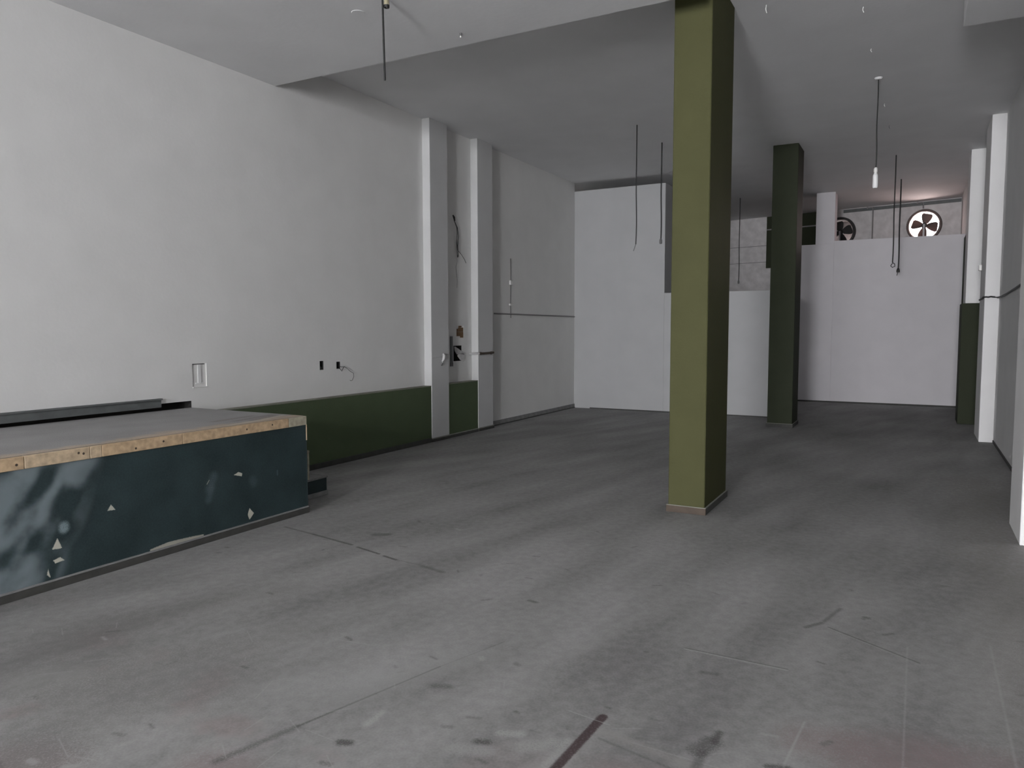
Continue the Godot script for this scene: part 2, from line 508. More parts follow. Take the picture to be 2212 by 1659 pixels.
func carpet_texture() -> ImageTexture:
	# u follows z from -4.518 to -1.5, v runs 1.4 m back from the front edge
	var c := Canvas.new()
	c.w = 1280; c.h = 600; c.x0 = -4.518; c.z0 = 0.0
	c.sx = 3.018 / c.w; c.sz = 1.4 / c.h
	c.d.resize(c.w * c.h * 3)
	var a := noise(301, 1.0, 4)
	var g := noise(302, 1.0, 2)
	for j in c.h:
		for i in c.w:
			var p := c.at(i, j)
			var v := 1.0 + 0.12 * a.get_noise_2d(p.x * 1.6, p.y * 2.5) + 0.30 * g.get_noise_2d(p.x * 130, p.y * 130)
			var worn := 0.085 + 0.10 * a.get_noise_2d(p.x * 1.9 + 5, 3.0) + 0.06 * a.get_noise_2d(p.x * 8, p.y * 8) + 0.05 * smoothstep(-3.9, -4.5, p.x)
			var k := (1.0 - smoothstep(worn * 0.5, worn * 1.5 + 0.05, p.y)) * 0.8
			var o := (j * c.w + i) * 3
			c.d[o] = lerpf(0.27, 0.44, k) * v
			c.d[o + 1] = lerpf(0.265, 0.34, k) * v
			c.d[o + 2] = lerpf(0.265, 0.25, k) * v
	var n := noise(305, 1.0, 3)
	for q in [[-4.45, 0.30, -4.0, 0.22], [-4.4, 0.22, -4.1, 0.15], [-4.3, 0.38, -3.9, 0.34]]:
		c.stroke(Vector2(q[0], q[1]), Vector2(q[2], q[3]), 0.03, 0.03, Vector3(0.14, 0.12, 0.11), 0.6, n, 1.0)
	for q in [[-4.48, 0.20, -4.2, 0.12], [-4.2, 0.11, -3.8, 0.06]]:
		c.stroke(Vector2(q[0], q[1]), Vector2(q[2], q[3]), 0.02, 0.02, Vector3(0.5, 0.45, 0.38), 0.6, n, 1.0)
	return c.texture()

# ------------------------------------------------------------------ builders
func square_column(label: String, x0: float, x1: float, z0: float, z1: float, paint: Material, plinth_front: Material) -> void:
	var t := thing("square_column", label, "column", Vector3((x0 + x1) / 2, 0, (z0 + z1) / 2), "green columns")
	box("shaft", Vector3(x0, 0, z0), Vector3(x1, HH, z1), paint, t, 0.006)
	var h := 0.055
	var o := 0.014
	for k in 4:
		var lo: Vector3
		var hi: Vector3
		match k:
			0: lo = Vector3(x0 - o, 0, z1); hi = Vector3(x1 + o, h, z1 + o)
			1: lo = Vector3(x1, 0, z0); hi = Vector3(x1 + o, h, z1)
			2: lo = Vector3(x0 - o, 0, z0 - o); hi = Vector3(x1 + o, h, z0)
			3: lo = Vector3(x0 - o, 0, z0); hi = Vector3(x0, h, z1)
		var board := box("base_board", lo, hi, plinth_front if k == 0 else M.base_dark, t, 0.002)
		var cap := box_mesh(Vector3(lo.x, h, lo.z) - t.position - board.position, Vector3(hi.x, h + 0.005, hi.z) - t.position - board.position, 0.001)
		put("dusty_top", cap, M.dusty, board)

func pilaster(label: String, lo: Vector3, hi: Vector3, plinth := true) -> Node3D:
	var paint: Material = M.pilaster_left_dimmed if plinth else M.white_lighter
	var t := thing("pilaster", label, "pilaster", Vector3((lo.x + hi.x) / 2, 0, (lo.z + hi.z) / 2), "white pilasters")
	box("shaft", lo, hi, paint, t, 0.005)
	if plinth:
		box("base_board", Vector3(hi.x, 0, lo.z - 0.01), Vector3(hi.x + 0.014, 0.04, hi.z + 0.014), M.base_dark, t, 0.002)
		box("dusty_top", Vector3(hi.x, 0.04, lo.z - 0.01), Vector3(hi.x + 0.016, 0.052, hi.z + 0.016), M.dusty, t, 0.002)
	return t

func hanging_cord(label: String, x: float, z: float, top: float, bottom: float, radius: float, end: String, lean := 0.0, plate := true) -> void:
	var t := thing("hanging_cord", label, "cord", Vector3(x, bottom, z), "cords hanging from the ceiling")
	var pts := []
	var len := top - bottom
	for i in 13:
		var k := i / 12.0
		pts.append(Vector3(lean * (1 - k) * (1 - k) + 0.006 * sin(k * 9.0) * (1 - k), len * k, 0.004 * sin(k * 7.0 + x)))
	if plate:
		put("ceiling_cup", lathe_mesh([Vector2(0, 0.0), Vector2(0.03, 0.0), Vector2(0.042, 0.014), Vector2(0.042, 0.02), Vector2(0, 0.02)], 14), M.ceiling, t, Vector3(pts[-1].x, len - 0.02, pts[-1].z))
	match end:
		"socket":
			put("cord", tube_mesh(pts, radius, 6), M.cord, t)
			put("lamp_socket", lathe_mesh([Vector2(0, 0.05), Vector2(0.012, 0.05), Vector2(0.02, 0.03), Vector2(0.021, -0.01), Vector2(0.017, -0.025), Vector2(0, -0.025)], 12), M.wire_grey, t, pts[0])
		"bare":
			put("cord", tube_mesh(pts, radius, 6), M.cord, t)
			put("stripped_end", tube_mesh([Vector3.ZERO, Vector3(-0.012, -0.03, 0.0), Vector3(-0.03, -0.09, 0.005)], radius * 0.6, 5), M.wire_grey, t, pts[0])
		"bulb":
			put("cord", tube_mesh(pts, radius, 6), M.cord, t)
			put("lamp_socket", lathe_mesh([Vector2(0, 0.05), Vector2(0.012, 0.05), Vector2(0.02, 0.035), Vector2(0.02, 0.0), Vector2(0.012, -0.012), Vector2(0, -0.012)], 12), M.plastic, t, pts[0])
			put("tube_bulb", lathe_mesh([Vector2(0, -0.01), Vector2(0.016, -0.012), Vector2(0.027, -0.035), Vector2(0.028, -0.16), Vector2(0.022, -0.175), Vector2(0, -0.177)], 14), M.bulb, t, pts[0])
		"knot":
			put("cord", tube_mesh(pts, radius, 6), M.cord, t)
			put("loop", tube_mesh([Vector3(0, 0, 0), Vector3(0.03, -0.02, 0), Vector3(0.035, -0.06, 0), Vector3(0.0, -0.075, 0), Vector3(-0.025, -0.05, 0), Vector3(0.0, -0.01, 0)], radius * 0.8, 5), M.cord, t, pts[0])
		"plug":
			put("cord", tube_mesh(pts, radius, 6), M.cord, t)
			put("plug", lathe_mesh([Vector2(0, 0.07), Vector2(0.014, 0.07), Vector2(0.028, 0.03), Vector2(0.028, -0.01), Vector2(0, -0.01)], 10), M.fan_dark, t, pts[0])
			put("prong", tube_mesh([Vector3(-0.005, -0.005, 0), Vector3(-0.02, -0.07, 0)], 0.006, 5), M.fan_dark, t, pts[0])

func back_wall_z(x: float) -> float:
	return -18.44 - 0.21 * (0.83 - x)

func exhaust_fan(label: String, x: float, y: float, metal: Material, turn: float, light_shield: bool) -> void:
	var z := back_wall_z(x)
	var t := thing("exhaust_fan", label, "fan", Vector3(x, y, z), "exhaust fans in the rear wall")
	t.rotation.y = -atan(0.21)
	var r := 0.29
	# local: x along the wall, y up, z into the room
	var ring := lathe_mesh([Vector2(r, -0.30), Vector2(r, 0.05), Vector2(r + 0.015, 0.07), Vector2(r + 0.045, 0.07), Vector2(r + 0.055, 0.05), Vector2(r + 0.055, 0.0), Vector2(r + 0.012, 0.0), Vector2(r + 0.012, -0.30), Vector2(r, -0.30)], 48)
	var ho := put("housing_ring", ring, metal, t)
	ho.rotation.x = PI / 2
	var hub := put("motor", lathe_mesh([Vector2(0, -0.12), Vector2(0.05, -0.12), Vector2(0.062, -0.10), Vector2(0.062, 0.02), Vector2(0.045, 0.045), Vector2(0, 0.05)], 20), M.fan_dark, t)
	hub.rotation.x = PI / 2
	for k in 4:
		var a := turn + k * TAU / 4
		var st := SurfaceTool.new()
		st.begin(Mesh.PRIMITIVE_TRIANGLES)
		st.set_smooth_group(-1)
		var rows := []
		for i in 7:
			var f := i / 6.0
			var rad := 0.05 + f * 0.205
			var half := (0.045 + 0.055 * sin(f * 1.9)) * (0.82 if i == 6 else 1.0)
			var row := []
			for s in [-1.0, 1.0]:
				row.append(Vector3(rad, s * half, s * half * 0.45 - 0.03))
			rows.append(row)
		for i in 6:
			var p: Array = rows[i]
			var q: Array = rows[i + 1]
			var th := Vector3(0, 0, 0.004)
			quad(st, p[0] + th, q[0] + th, q[1] + th, p[1] + th)
			quad(st, p[1], q[1], q[0], p[0])
			quad(st, p[0], q[0], q[0] + th, p[0] + th)
			quad(st, p[1] + th, q[1] + th, q[1], p[1])
		quad(st, rows[6][0], rows[6][1], rows[6][1] + Vector3(0, 0, 0.004), rows[6][0] + Vector3(0, 0, 0.004))
		st.generate_normals()
		var bl := put("blade", st.commit(), metal, t)
		bl.rotation.z = a
	put("motor_bracket", box_mesh(Vector3(-0.018, -r - 0.02, 0.03), Vector3(0.018, 0.03, 0.05), 0.002), M.galvanised, t)
	if light_shield:
		# added box outside that blocks daylight behind this fan, open at the bottom
		put("shield_back", box_mesh(Vector3(-0.38, -0.30, -0.78), Vector3(0.38, 0.36, -0.76), 0.002), M.light_shield, t)
		put("shield_top", box_mesh(Vector3(-0.38, 0.34, -0.76), Vector3(0.38, 0.36, -0.25), 0.002), M.light_shield, t)
		put("shield_side", box_mesh(Vector3(-0.38, -0.30, -0.76), Vector3(-0.36, 0.34, -0.25), 0.002), M.light_shield, t)
		put("shield_side", box_mesh(Vector3(0.36, -0.30, -0.76), Vector3(0.38, 0.34, -0.25), 0.002), M.light_shield, t)

func cut(parent: CSGShape3D, lo: Vector3, hi: Vector3, m: Material) -> void:
	var b := CSGBox3D.new()
	b.size = hi - lo
	b.position = (lo + hi) * 0.5
	b.operation = CSGShape3D.OPERATION_SUBTRACTION
	b.material = m
	parent.add_child(b)

func csg_wall(called: String, lo: Vector3, hi: Vector3, m: Material) -> CSGBox3D:
	var b := CSGBox3D.new()
	b.size = hi - lo
	b.position = Vector3.ZERO
	b.material = m
	b.name = numbered(called)
	add_child(b)
	b.position = (lo + hi) * 0.5
	b.set_meta("kind", "structure")
	return b

# ------------------------------------------------------------------ the scene
func _ready() -> void:
	# camera
	var cam := Camera3D.new()
	cam.name = "camera"
	add_child(cam)
	cam.position = Vector3(0, 1.5, 0)
	cam.rotation_order = EULER_ORDER_YXZ
	cam.rotation_degrees = Vector3(-4.167, 28.501, -0.122)
	cam.fov = rad_to_deg(2.0 * atan(829.5 / 1608.74))
	cam.near = 0.05
	cam.far = 200.0
	cam.current = true

	# sky, exposure
	var env := Environment.new()
	env.background_mode = Environment.BG_SKY
	var sm := ProceduralSkyMaterial.new()
	sm.sky_top_color = Color(0.74, 0.82, 0.92)
	sm.sky_horizon_color = Color(0.93, 0.94, 0.95)
	sm.ground_horizon_color = Color(0.80, 0.79, 0.77)
	sm.ground_bottom_color = Color(0.55, 0.54, 0.52)
	sm.sky_curve = 0.25
	var sky := Sky.new()
	sky.sky_material = sm
	env.sky = sky
	env.background_energy_multiplier = 14.0
	env.ambient_light_source = Environment.AMBIENT_SOURCE_SKY
	env.tonemap_mode = Environment.TONE_MAPPER_LINEAR
	env.tonemap_exposure = 1.0
	env.sdfgi_enabled = true
	env.ssao_enabled = true
	env.ssil_enabled = true
	var we := WorldEnvironment.new()
	we.name = "world_environment"
	we.environment = env
	add_child(we)

	# daylight through the frosted glazed entrance far behind the photographer
	var day := AreaLight3D.new()
	day.name = "entrance_daylight"
	add_child(day)
	day.position = Vector3(-0.4, 1.55, ZF + 2.68)
	day.area_size = Vector2(1.9, 2.9)
	day.light_color = Color(0.99, 0.99, 1.0)
	day.light_energy = 165.0
	day.area_range = 40.0
	day.shadow_enabled = true

	# fill light added high on the front wall, for the floor and wainscot
	var high := AreaLight3D.new()
	high.name = "added_high_fill"
	add_child(high)
	high.position = Vector3(-2.9, 3.42, ZF - 0.02)
	high.area_size = Vector2(4.6, 0.56)
	high.light_color = Color(0.99, 0.99, 1.0)
	high.light_energy = 72.0
	high.area_range = 40.0
	high.shadow_enabled = true

	# daylight behind the one fan whose opening is clear
	var fan_day := AreaLight3D.new()
	fan_day.name = "fan_daylight"
	add_child(fan_day)
	fan_day.position = Vector3(0.06, 3.73, -18.6) + Basis(Vector3.UP, -atan(0.21)) * Vector3(0, 0, -0.36)
	fan_day.rotation = Vector3(0, PI - atan(0.21), 0)
	fan_day.area_size = Vector2(0.6, 0.6)
	fan_day.light_color = Color(1.0, 0.89, 0.87)
	fan_day.light_energy = 8.0
	fan_day.area_range = 20.0
	fan_day.shadow_enabled = true

	# afternoon sun on the yard behind the building; it reaches the room only through the fan openings
	var sun := DirectionalLight3D.new()
	sun.name = "sun"
	add_child(sun)
	sun.look_at_from_position(Vector3(-2.0, 9.0, -12.0), Vector3(0, 0, 0))
	sun.light_color = Color(1.0, 0.90, 0.87)
	sun.light_energy = 25.0
	sun.light_angular_distance = 0.55
	sun.shadow_enabled = true

	materials()
	shell()
	columns_and_pilasters()
	stage()
	wainscots()
	wall_fittings()
	ceiling_fittings()
	rear()

func shell() -> void:
	# floor: a detailed texture near the entrance, a coarser one beyond
	var near := floor_canvas(1800, 1800, -4.45, 0.95, -5.2, 0.2)
	floor_marks(near)
	var far := floor_canvas(760, 2040, -7.2, 1.4, -20.7, 11.9)
	far.stroke(Vector2(0.55, -8.5), Vector2(0.55, -5.1), 0.24, 0.22, Vector3(0.155, 0.142, 0.128), 0.5, noise(120, 1.0, 3), 1.0)
	var fm := []
	for c in [near, far]:
		var m := StandardMaterial3D.new()
		m.albedo_texture = c.texture()
		m.roughness = 0.72
		fm.append(m)
	var am := ArrayMesh.new()
	var rects := [[[-4.45, 0.95, -5.2, 0.2]], [[-7.2, 1.4, -20.7, -5.2], [-7.2, -4.45, -5.2, 0.2], [0.95, 1.4, -5.2, 0.2], [-7.2, 1.4, 0.2, 11.9]]]
	for s in 2:
		var c: Canvas = [near, far][s]
		var st := SurfaceTool.new()
		st.begin(Mesh.PRIMITIVE_TRIANGLES)
		for r in rects[s]:
			var cs := [Vector3(r[0], 0, r[3]), Vector3(r[1], 0, r[3]), Vector3(r[1], 0, r[2]), Vector3(r[0], 0, r[2])]
			for k in [0, 2, 1, 0, 3, 2]:
				var p: Vector3 = cs[k]
				st.set_normal(Vector3.UP)
				st.set_uv(Vector2((p.x - c.x0) / (c.sx * c.w), (p.z - c.z0) / (c.sz * c.h)))
				st.add_vertex(p)
		st.generate_tangents()
		st.commit(am)
		am.surface_set_material(s, fm[s])
	var fl := put("floor", am, null)
	structure(fl, "worn grey painted concrete floor with scuffs and stains")
	var slab := box("floor_slab", Vector3(-7.2, -0.16, -20.7), Vector3(1.4, -0.002, 11.9), M.pavement)
	structure(slab)

	structure(box("ceiling", Vector3(-7.2, HH, -20.7), Vector3(1.4, HH + 0.3, ZE), M.ceiling), "grey-white painted ceiling of the deep part of the room")
	structure(box("ceiling_side", Vector3(-1.466, HH, ZE), Vector3(1.25, HH + 0.3, ZF + 2.9), M.ceiling))
	structure(box("ceiling_lower", Vector3(-6.1, HL, ZE), Vector3(-1.466, HH + 0.3, ZF + 2.9), M.ceiling), "lower white ceiling over the entrance end")
	structure(box("ceiling_bulkhead", Vector3(0.25, HL, -7.28), Vector3(XR + 0.1, HH + 0.1, ZE), M.ceiling), "white box bulkhead under the ceiling by the dark wall")

	# left wall with its holes
	var wl := csg_wall("wall_left", Vector3(XL - 0.3, -0.1, ZB), Vector3(XL, HH + 0.2, ZF), M.wall_left)
	var o := wl.position
	for h in [
		[Vector3(XL - 0.16, 0.79, -4.535), Vector3(XL + 0.1, 0.862, -4.20)],
		[Vector3(XL - 0.16, 0.79, -4.21), Vector3(XL + 0.1, 0.84, 0.3)],       # gap under the channel     # broken slot above the stage
		[Vector3(XL - 0.008, 0.985, -4.71), Vector3(XL + 0.1, 1.197, -4.557)],   # recessed panel
		[Vector3(XL - 0.07, 1.06, -6.262), Vector3(XL + 0.1, 1.16, -6.203)],     # open outlet box
		[Vector3(XL - 0.07, 1.06, -6.534), Vector3(XL + 0.1, 1.142, -6.472)],    # open outlet box with wire
		[Vector3(XL - 0.12, 1.055, -9.12), Vector3(XL + 0.1, 1.275, -8.905)],    # broken hole between the pilasters
		[Vector3(XL - 0.012, 1.385, -9.178), Vector3(XL + 0.1, 1.56, -8.99)],    # plaster knocked off
	]:
		cut(wl, h[0] - o, h[1] - o, M.hole_shade if h[0].x < XL - 0.1 else M.wall_left)  # deep slots and the broken hole take the painted shade colour
	wl.set_meta("label", "long white painted wall with open outlet holes and a slot")

	structure(box("wall_right", Vector3(XR, -0.1, -14.3), Vector3(XR + 0.3, HH + 0.2, ZF), M.white), "dim white painted wall between the bright pilasters")
	structure(box("wall_right_rear", Vector3(0.735, -0.1, -18.9), Vector3(XR + 0.3, HH + 0.2, -14.3), M.white))

	# street front far behind the photographer: a frosted glass double door
	var wf := csg_wall("wall_front", Vector3(XL - 0.3, -0.1, ZF), Vector3(XR + 0.3, HH + 0.2, ZF + 2.9), M.white)  # wall deepened so its tunnel cuts the light reaching the left
	cut(wf, Vector3(-1.4, 0.0, ZF - 0.2) - wf.position, Vector3(0.6, 3.05, ZF + 3.1) - wf.position, M.white)
	cut(wf, Vector3(-5.25, 3.12, ZF - 0.2) - wf.position, Vector3(-0.55, 3.72, ZF + 3.1) - wf.position, M.white)  # opening for the added glowing fill panel
	var tw := thing("window_1", "added glowing fill panel high in the front wall", "window", Vector3(-2.9, 3.12, ZF + 0.1))
	tw.remove_meta("category")
	structure(tw)
	for k in 4:
		var x := -5.25 + k * 1.175
		box("pane", Vector3(x + 0.03, 3.15, ZF + 0.05), Vector3(x + 1.145, 3.69, ZF + 0.07), M.frosted, tw, 0.002)
		box("stile", Vector3(x, 3.12, ZF + 0.02), Vector3(x + 0.03, 3.72, ZF + 0.1), M.frame, tw, 0.003)
		box("stile", Vector3(x + 1.145, 3.12, ZF + 0.02), Vector3(x + 1.175, 3.72, ZF + 0.1), M.frame, tw, 0.003)
		box("rail", Vector3(x + 0.03, 3.12, ZF + 0.02), Vector3(x + 1.145, 3.15, ZF + 0.1), M.frame, tw, 0.003)
		box("rail", Vector3(x + 0.03, 3.69, ZF + 0.02), Vector3(x + 1.145, 3.72, ZF + 0.1), M.frame, tw, 0.003)
	var door := thing("door_1", "frosted glass double door at the street front", "door", Vector3(-0.4, 0, ZF + 2.8))
	door.remove_meta("category")
	structure(door)
	for x in [-1.4, -0.43, 0.54]:
		box("stile", Vector3(x, 0, ZF + 2.76), Vector3(x + 0.06, 3.05, ZF + 2.84), M.frame, door, 0.004)
	for y in [0.0, 1.0, 2.2, 2.99]:
		for x in [-1.34, -0.37]:
			box("rail", Vector3(x, y, ZF + 2.77), Vector3(x + 0.91, y + 0.06, ZF + 2.83), M.frame, door, 0.004)
	for y in [[0.06, 1.0], [1.06, 2.2], [2.26, 2.99]]:
		for x in [-1.34, -0.37]:
			box("pane", Vector3(x, y[0], ZF + 2.79), Vector3(x + 0.91, y[1], ZF + 2.81), M.frosted, door, 0.002)
	structure(box("pavement", Vector3(-40, -0.25, ZF + 2.9), Vector3(40, -0.05, 45), M.pavement), "pale pavement outside the entrance")
	structure(box("yard", Vector3(-40, -0.25, -60), Vector3(40, -0.2, -20.7), M.pavement), "pale yard behind the building")

	# rear partitions
	structure(box("wall_rear_left", Vector3(-7.2, -0.1, -14.45), Vector3(-4.02, 4.105, ZB), M.partition_dimmed), "tall white partition that stops just short of the ceiling")
	structure(box("wall_rear_middle", Vector3(-4.02, -0.1, ZB - 0.2), Vector3(-2.16, 2.155, ZB), M.partition_dimmed), "low white partition behind the columns")
	structure(box("wall_rear_return", Vector3(-2.31, -0.1, ZR), Vector3(-2.16, 2.15, ZB - 0.2), M.white))
	structure(box("wall_rear_right", Vector3(-2.31, -0.1, ZR - 0.2), Vector3(-1.53, 3.222, ZR), M.partition_purple_cast))
	structure(box("wall_rear_far", Vector3(-1.53, -0.1, ZR - 0.2), Vector3(0.735, 3.276, ZR), M.partition_purple_cast), "white partition standing below the two exhaust fans")
	structure(box("wall_rear_side", Vector3(-7.5, -0.1, -20.9), Vector3(-7.2, HH + 0.2, ZB), M.block))
	# the skewed outer wall with the fan openings
	var ang := atan(0.21)
	var wb := CSGBox3D.new()
	wb.name = numbered("wall_back")
	wb.size = Vector3(8.9, HH + 0.3, 0.25)
	wb.material = M.block
	add_child(wb)
	var mid := Vector3(-3.2, (HH + 0.3) / 2 - 0.1, back_wall_z(-3.2))
	wb.rotation.y = -ang
	wb.position = mid + Basis(Vector3.UP, -ang) * Vector3(0, 0, -0.125)
	structure(wb, "unpainted block rear wall holding the exhaust fans")
	for f in [[0.06, 3.73], [-1.64, 3.73]]:
		var cy := CSGCylinder3D.new()
		cy.radius = 0.302
		cy.height = 1.0
		cy.sides = 48
		cy.operation = CSGShape3D.OPERATION_SUBTRACTION
		cy.material = M.block
		wb.add_child(cy)
		var local: Vector3 = wb.transform.affine_inverse() * Vector3(f[0], f[1], back_wall_z(f[0]))
		cy.position = local
		cy.rotation.x = PI / 2

func columns_and_pilasters() -> void:
	square_column("olive green square column, the nearer and brighter of the two", -1.765, -1.466, -6.718, -5.954, M.olive, M.base_brown)
	square_column("dark green square column farther back before the low partition", -1.994, -1.631, -12.51, -11.924, M.column_green, M.base_dark)
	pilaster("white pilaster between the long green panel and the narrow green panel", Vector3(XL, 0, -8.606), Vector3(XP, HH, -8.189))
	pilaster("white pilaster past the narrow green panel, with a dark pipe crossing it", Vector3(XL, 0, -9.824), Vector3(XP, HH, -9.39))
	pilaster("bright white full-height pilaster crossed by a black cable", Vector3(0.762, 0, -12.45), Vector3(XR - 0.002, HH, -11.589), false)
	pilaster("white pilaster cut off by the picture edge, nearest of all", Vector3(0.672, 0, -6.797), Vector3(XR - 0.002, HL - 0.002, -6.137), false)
	var t := pilaster("white pilaster with a dark green lower half, farthest along the wall", Vector3(0.645, 1.897, -14.298), Vector3(XR - 0.002, HH, -13.66), false)
	box("lower_half", Vector3(0.60, 0, -14.298), Vector3(XR - 0.002, 1.897, -13.64), M.column_green, t, 0.004).set_meta("label", "dark green lower half")
	# a dark green board covers the wall behind it up to the partition's height
	var g := box("green_wall_board", Vector3(0.715, 0, ZR), Vector3(0.733, 3.2, -14.302), M.column_green)
	tag(g, "tall dark green board in the gap beside the far partition", "panel")

func stage() -> void:
	var xf := -4.378
	var t := thing("stage_platform", "low stage with grey carpet top, raw wood edge and dark scuffed front", "stage", Vector3(-5.0, 0, -2.2))
	# front panel carries its own scuffs and chips
	var st := SurfaceTool.new()
	st.begin(Mesh.PRIMITIVE_TRIANGLES)
	var lo := Vector3(xf - 0.02, 0.0, -4.52)
	var cs := [Vector3(xf, 0, -1.5), Vector3(xf, 0, -4.52), Vector3(xf, 0.74, -4.52), Vector3(xf, 0.74, -1.5)]
	for k in [0, 2, 1, 0, 3, 2]:
		var p: Vector3 = cs[k]
		st.set_normal(Vector3.RIGHT)
		st.set_uv(Vector2((p.z + 4.52) / 3.02, (0.74 - p.y) / 0.74))
		st.add_vertex(p - t.position)
	st.generate_tangents()
	var fm := StandardMaterial3D.new()
	fm.albedo_texture = stage_front_texture()
	fm.roughness = 0.5
	fm.metallic_specular = 0.3
	put("front_face", st.commit(), fm, t).set_meta("label", "dark blue-green front with pale smears and chipped paint")
	box("front_panel", Vector3(xf - 0.025, 0, -4.52), Vector3(xf - 0.0005, 0.74, 0.3), M.stage_dark, t, 0.001)
	box("end_panel", Vector3(XL, 0, -4.515), Vector3(xf - 0.026, 0.74, -4.49), M.stage_dark, t, 0.001)
	box("deck", Vector3(XL + 0.11, 0.735, -4.52), Vector3(xf - 0.02, 0.785, 0.3), M.wood, t, 0.002)
	box("carpet", Vector3(XL + 0.002, 0.785, -4.52), Vector3(xf - 0.02, 0.801, 0.3), M.carpet, t, 0.004)
	# the carpet's pile, trodden through to the tan backing along the front edge
	var ct := SurfaceTool.new()
	ct.begin(Mesh.PRIMITIVE_TRIANGLES)
	var cc := [Vector3(XL + 0.004, 0.802, -1.5), Vector3(xf - 0.018, 0.802, -1.5), Vector3(xf - 0.018, 0.802, -4.518), Vector3(XL + 0.004, 0.802, -4.518)]
	for k in [0, 2, 1, 0, 3, 2]:
		var p: Vector3 = cc[k]
		ct.set_normal(Vector3.UP)
		ct.set_uv(Vector2((p.z + 4.518) / 3.018, (xf - p.x) / 1.4))
		ct.add_vertex(p - t.position)
	ct.generate_tangents()
	var cm := StandardMaterial3D.new()
	cm.albedo_texture = carpet_texture()
	cm.roughness = 1.0
	put("carpet_pile", ct.commit(), cm, t).set_meta("label", "grey carpet worn to a tan backing along the front")
	var joints := [0.3, -1.2, -2.322, -2.70, -2.775, -3.346, -4.324, -4.52]
	for k in joints.size() - 1:
		var m: Material = [M.wood, M.wood, M.wood_pale, M.wood_pale, M.wood, M.wood, M.wood_grey][k]
		var b := box("edge_board", Vector3(xf - 0.02, 0.728, joints[k + 1] + 0.001), Vector3(xf + 0.012, 0.800, joints[k] - 0.001), m, t, 0.003)
	for z in [-2.63, -2.66, -2.28, -3.0, -3.9, -4.15, -3.2]:
		put("knot", lathe_mesh([Vector2(0.0, 0.0012), Vector2(0.007, 0.0012), Vector2(0.008, 0.0)], 10), M.base_brown, t, Vector3(xf + 0.0115, 0.745 + 0.035 * fposmod(z * 7.3, 1.0), z) - t.position).rotation.z = -PI / 2
	box("corner_strip", Vector3(xf - 0.02, 0.60, -4.532), Vector3(xf + 0.002, 0.728, -4.5205), M.wood_pale, t, 0.001)
	box("corner_strip", Vector3(xf - 0.02, 0.0, -4.528), Vector3(xf + 0.001, 0.60, -4.5205), M.stage_dark, t, 0.001)
	box("kick_board", Vector3(xf, 0.0, -4.525), Vector3(xf + 0.016, 0.045, 0.3), M.base_dark, t, 0.002)
	box("kick_board_top", Vector3(xf, 0.045, -4.525), Vector3(xf + 0.012, 0.056, 0.3), M.base_grey, t, 0.002)

	# two steps at the far end
	var s := thing("stage_steps", "low dark wooden steps tucked behind the far end of the stage", "steps", Vector3(-5.1, 0, -4.8))
	box("tread", Vector3(-5.5, 0.155, -5.125), Vector3(-4.705, 0.172, -4.535), M.carpet, s, 0.003)
	box("riser_box", Vector3(-5.48, 0, -5.115), Vector3(-4.712, 0.155, -4.535), M.stage_dark, s, 0.002)
	box("kick_board", Vector3(-4.712, 0, -5.12), Vector3(-4.70, 0.04, -4.535), M.base_grey, s, 0.002)
	box("upper_riser_box", Vector3(-5.48, 0.172, -4.885), Vector3(-4.712, 0.418, -4.535), M.stage_dark, s, 0.002)
	box("upper_tread", Vector3(-5.5, 0.418, -4.895), Vector3(-4.705, 0.436, -4.535), M.wood_grey, s, 0.002)
	box("edge_strip", Vector3(-4.712, 0.175, -4.892), Vector3(-4.706, 0.418, -4.872), M.wood_grey, s, 0.001)

	# dark channel along the wall above the stage
	var r := thing("wall_channel", "dark grey channel strip on the white wall just above the stage", "channel", Vector3(XL, 0.83, -2.5))
	box("back_plate", Vector3(XL, 0.832, -4.215), Vector3(XL + 0.022, 0.896, 0.2), M.rail, r, 0.002)
	box("lip", Vector3(XL, 0.896, -4.222), Vector3(XL + 0.034, 0.910, 0.2), M.rail, r, 0.002)

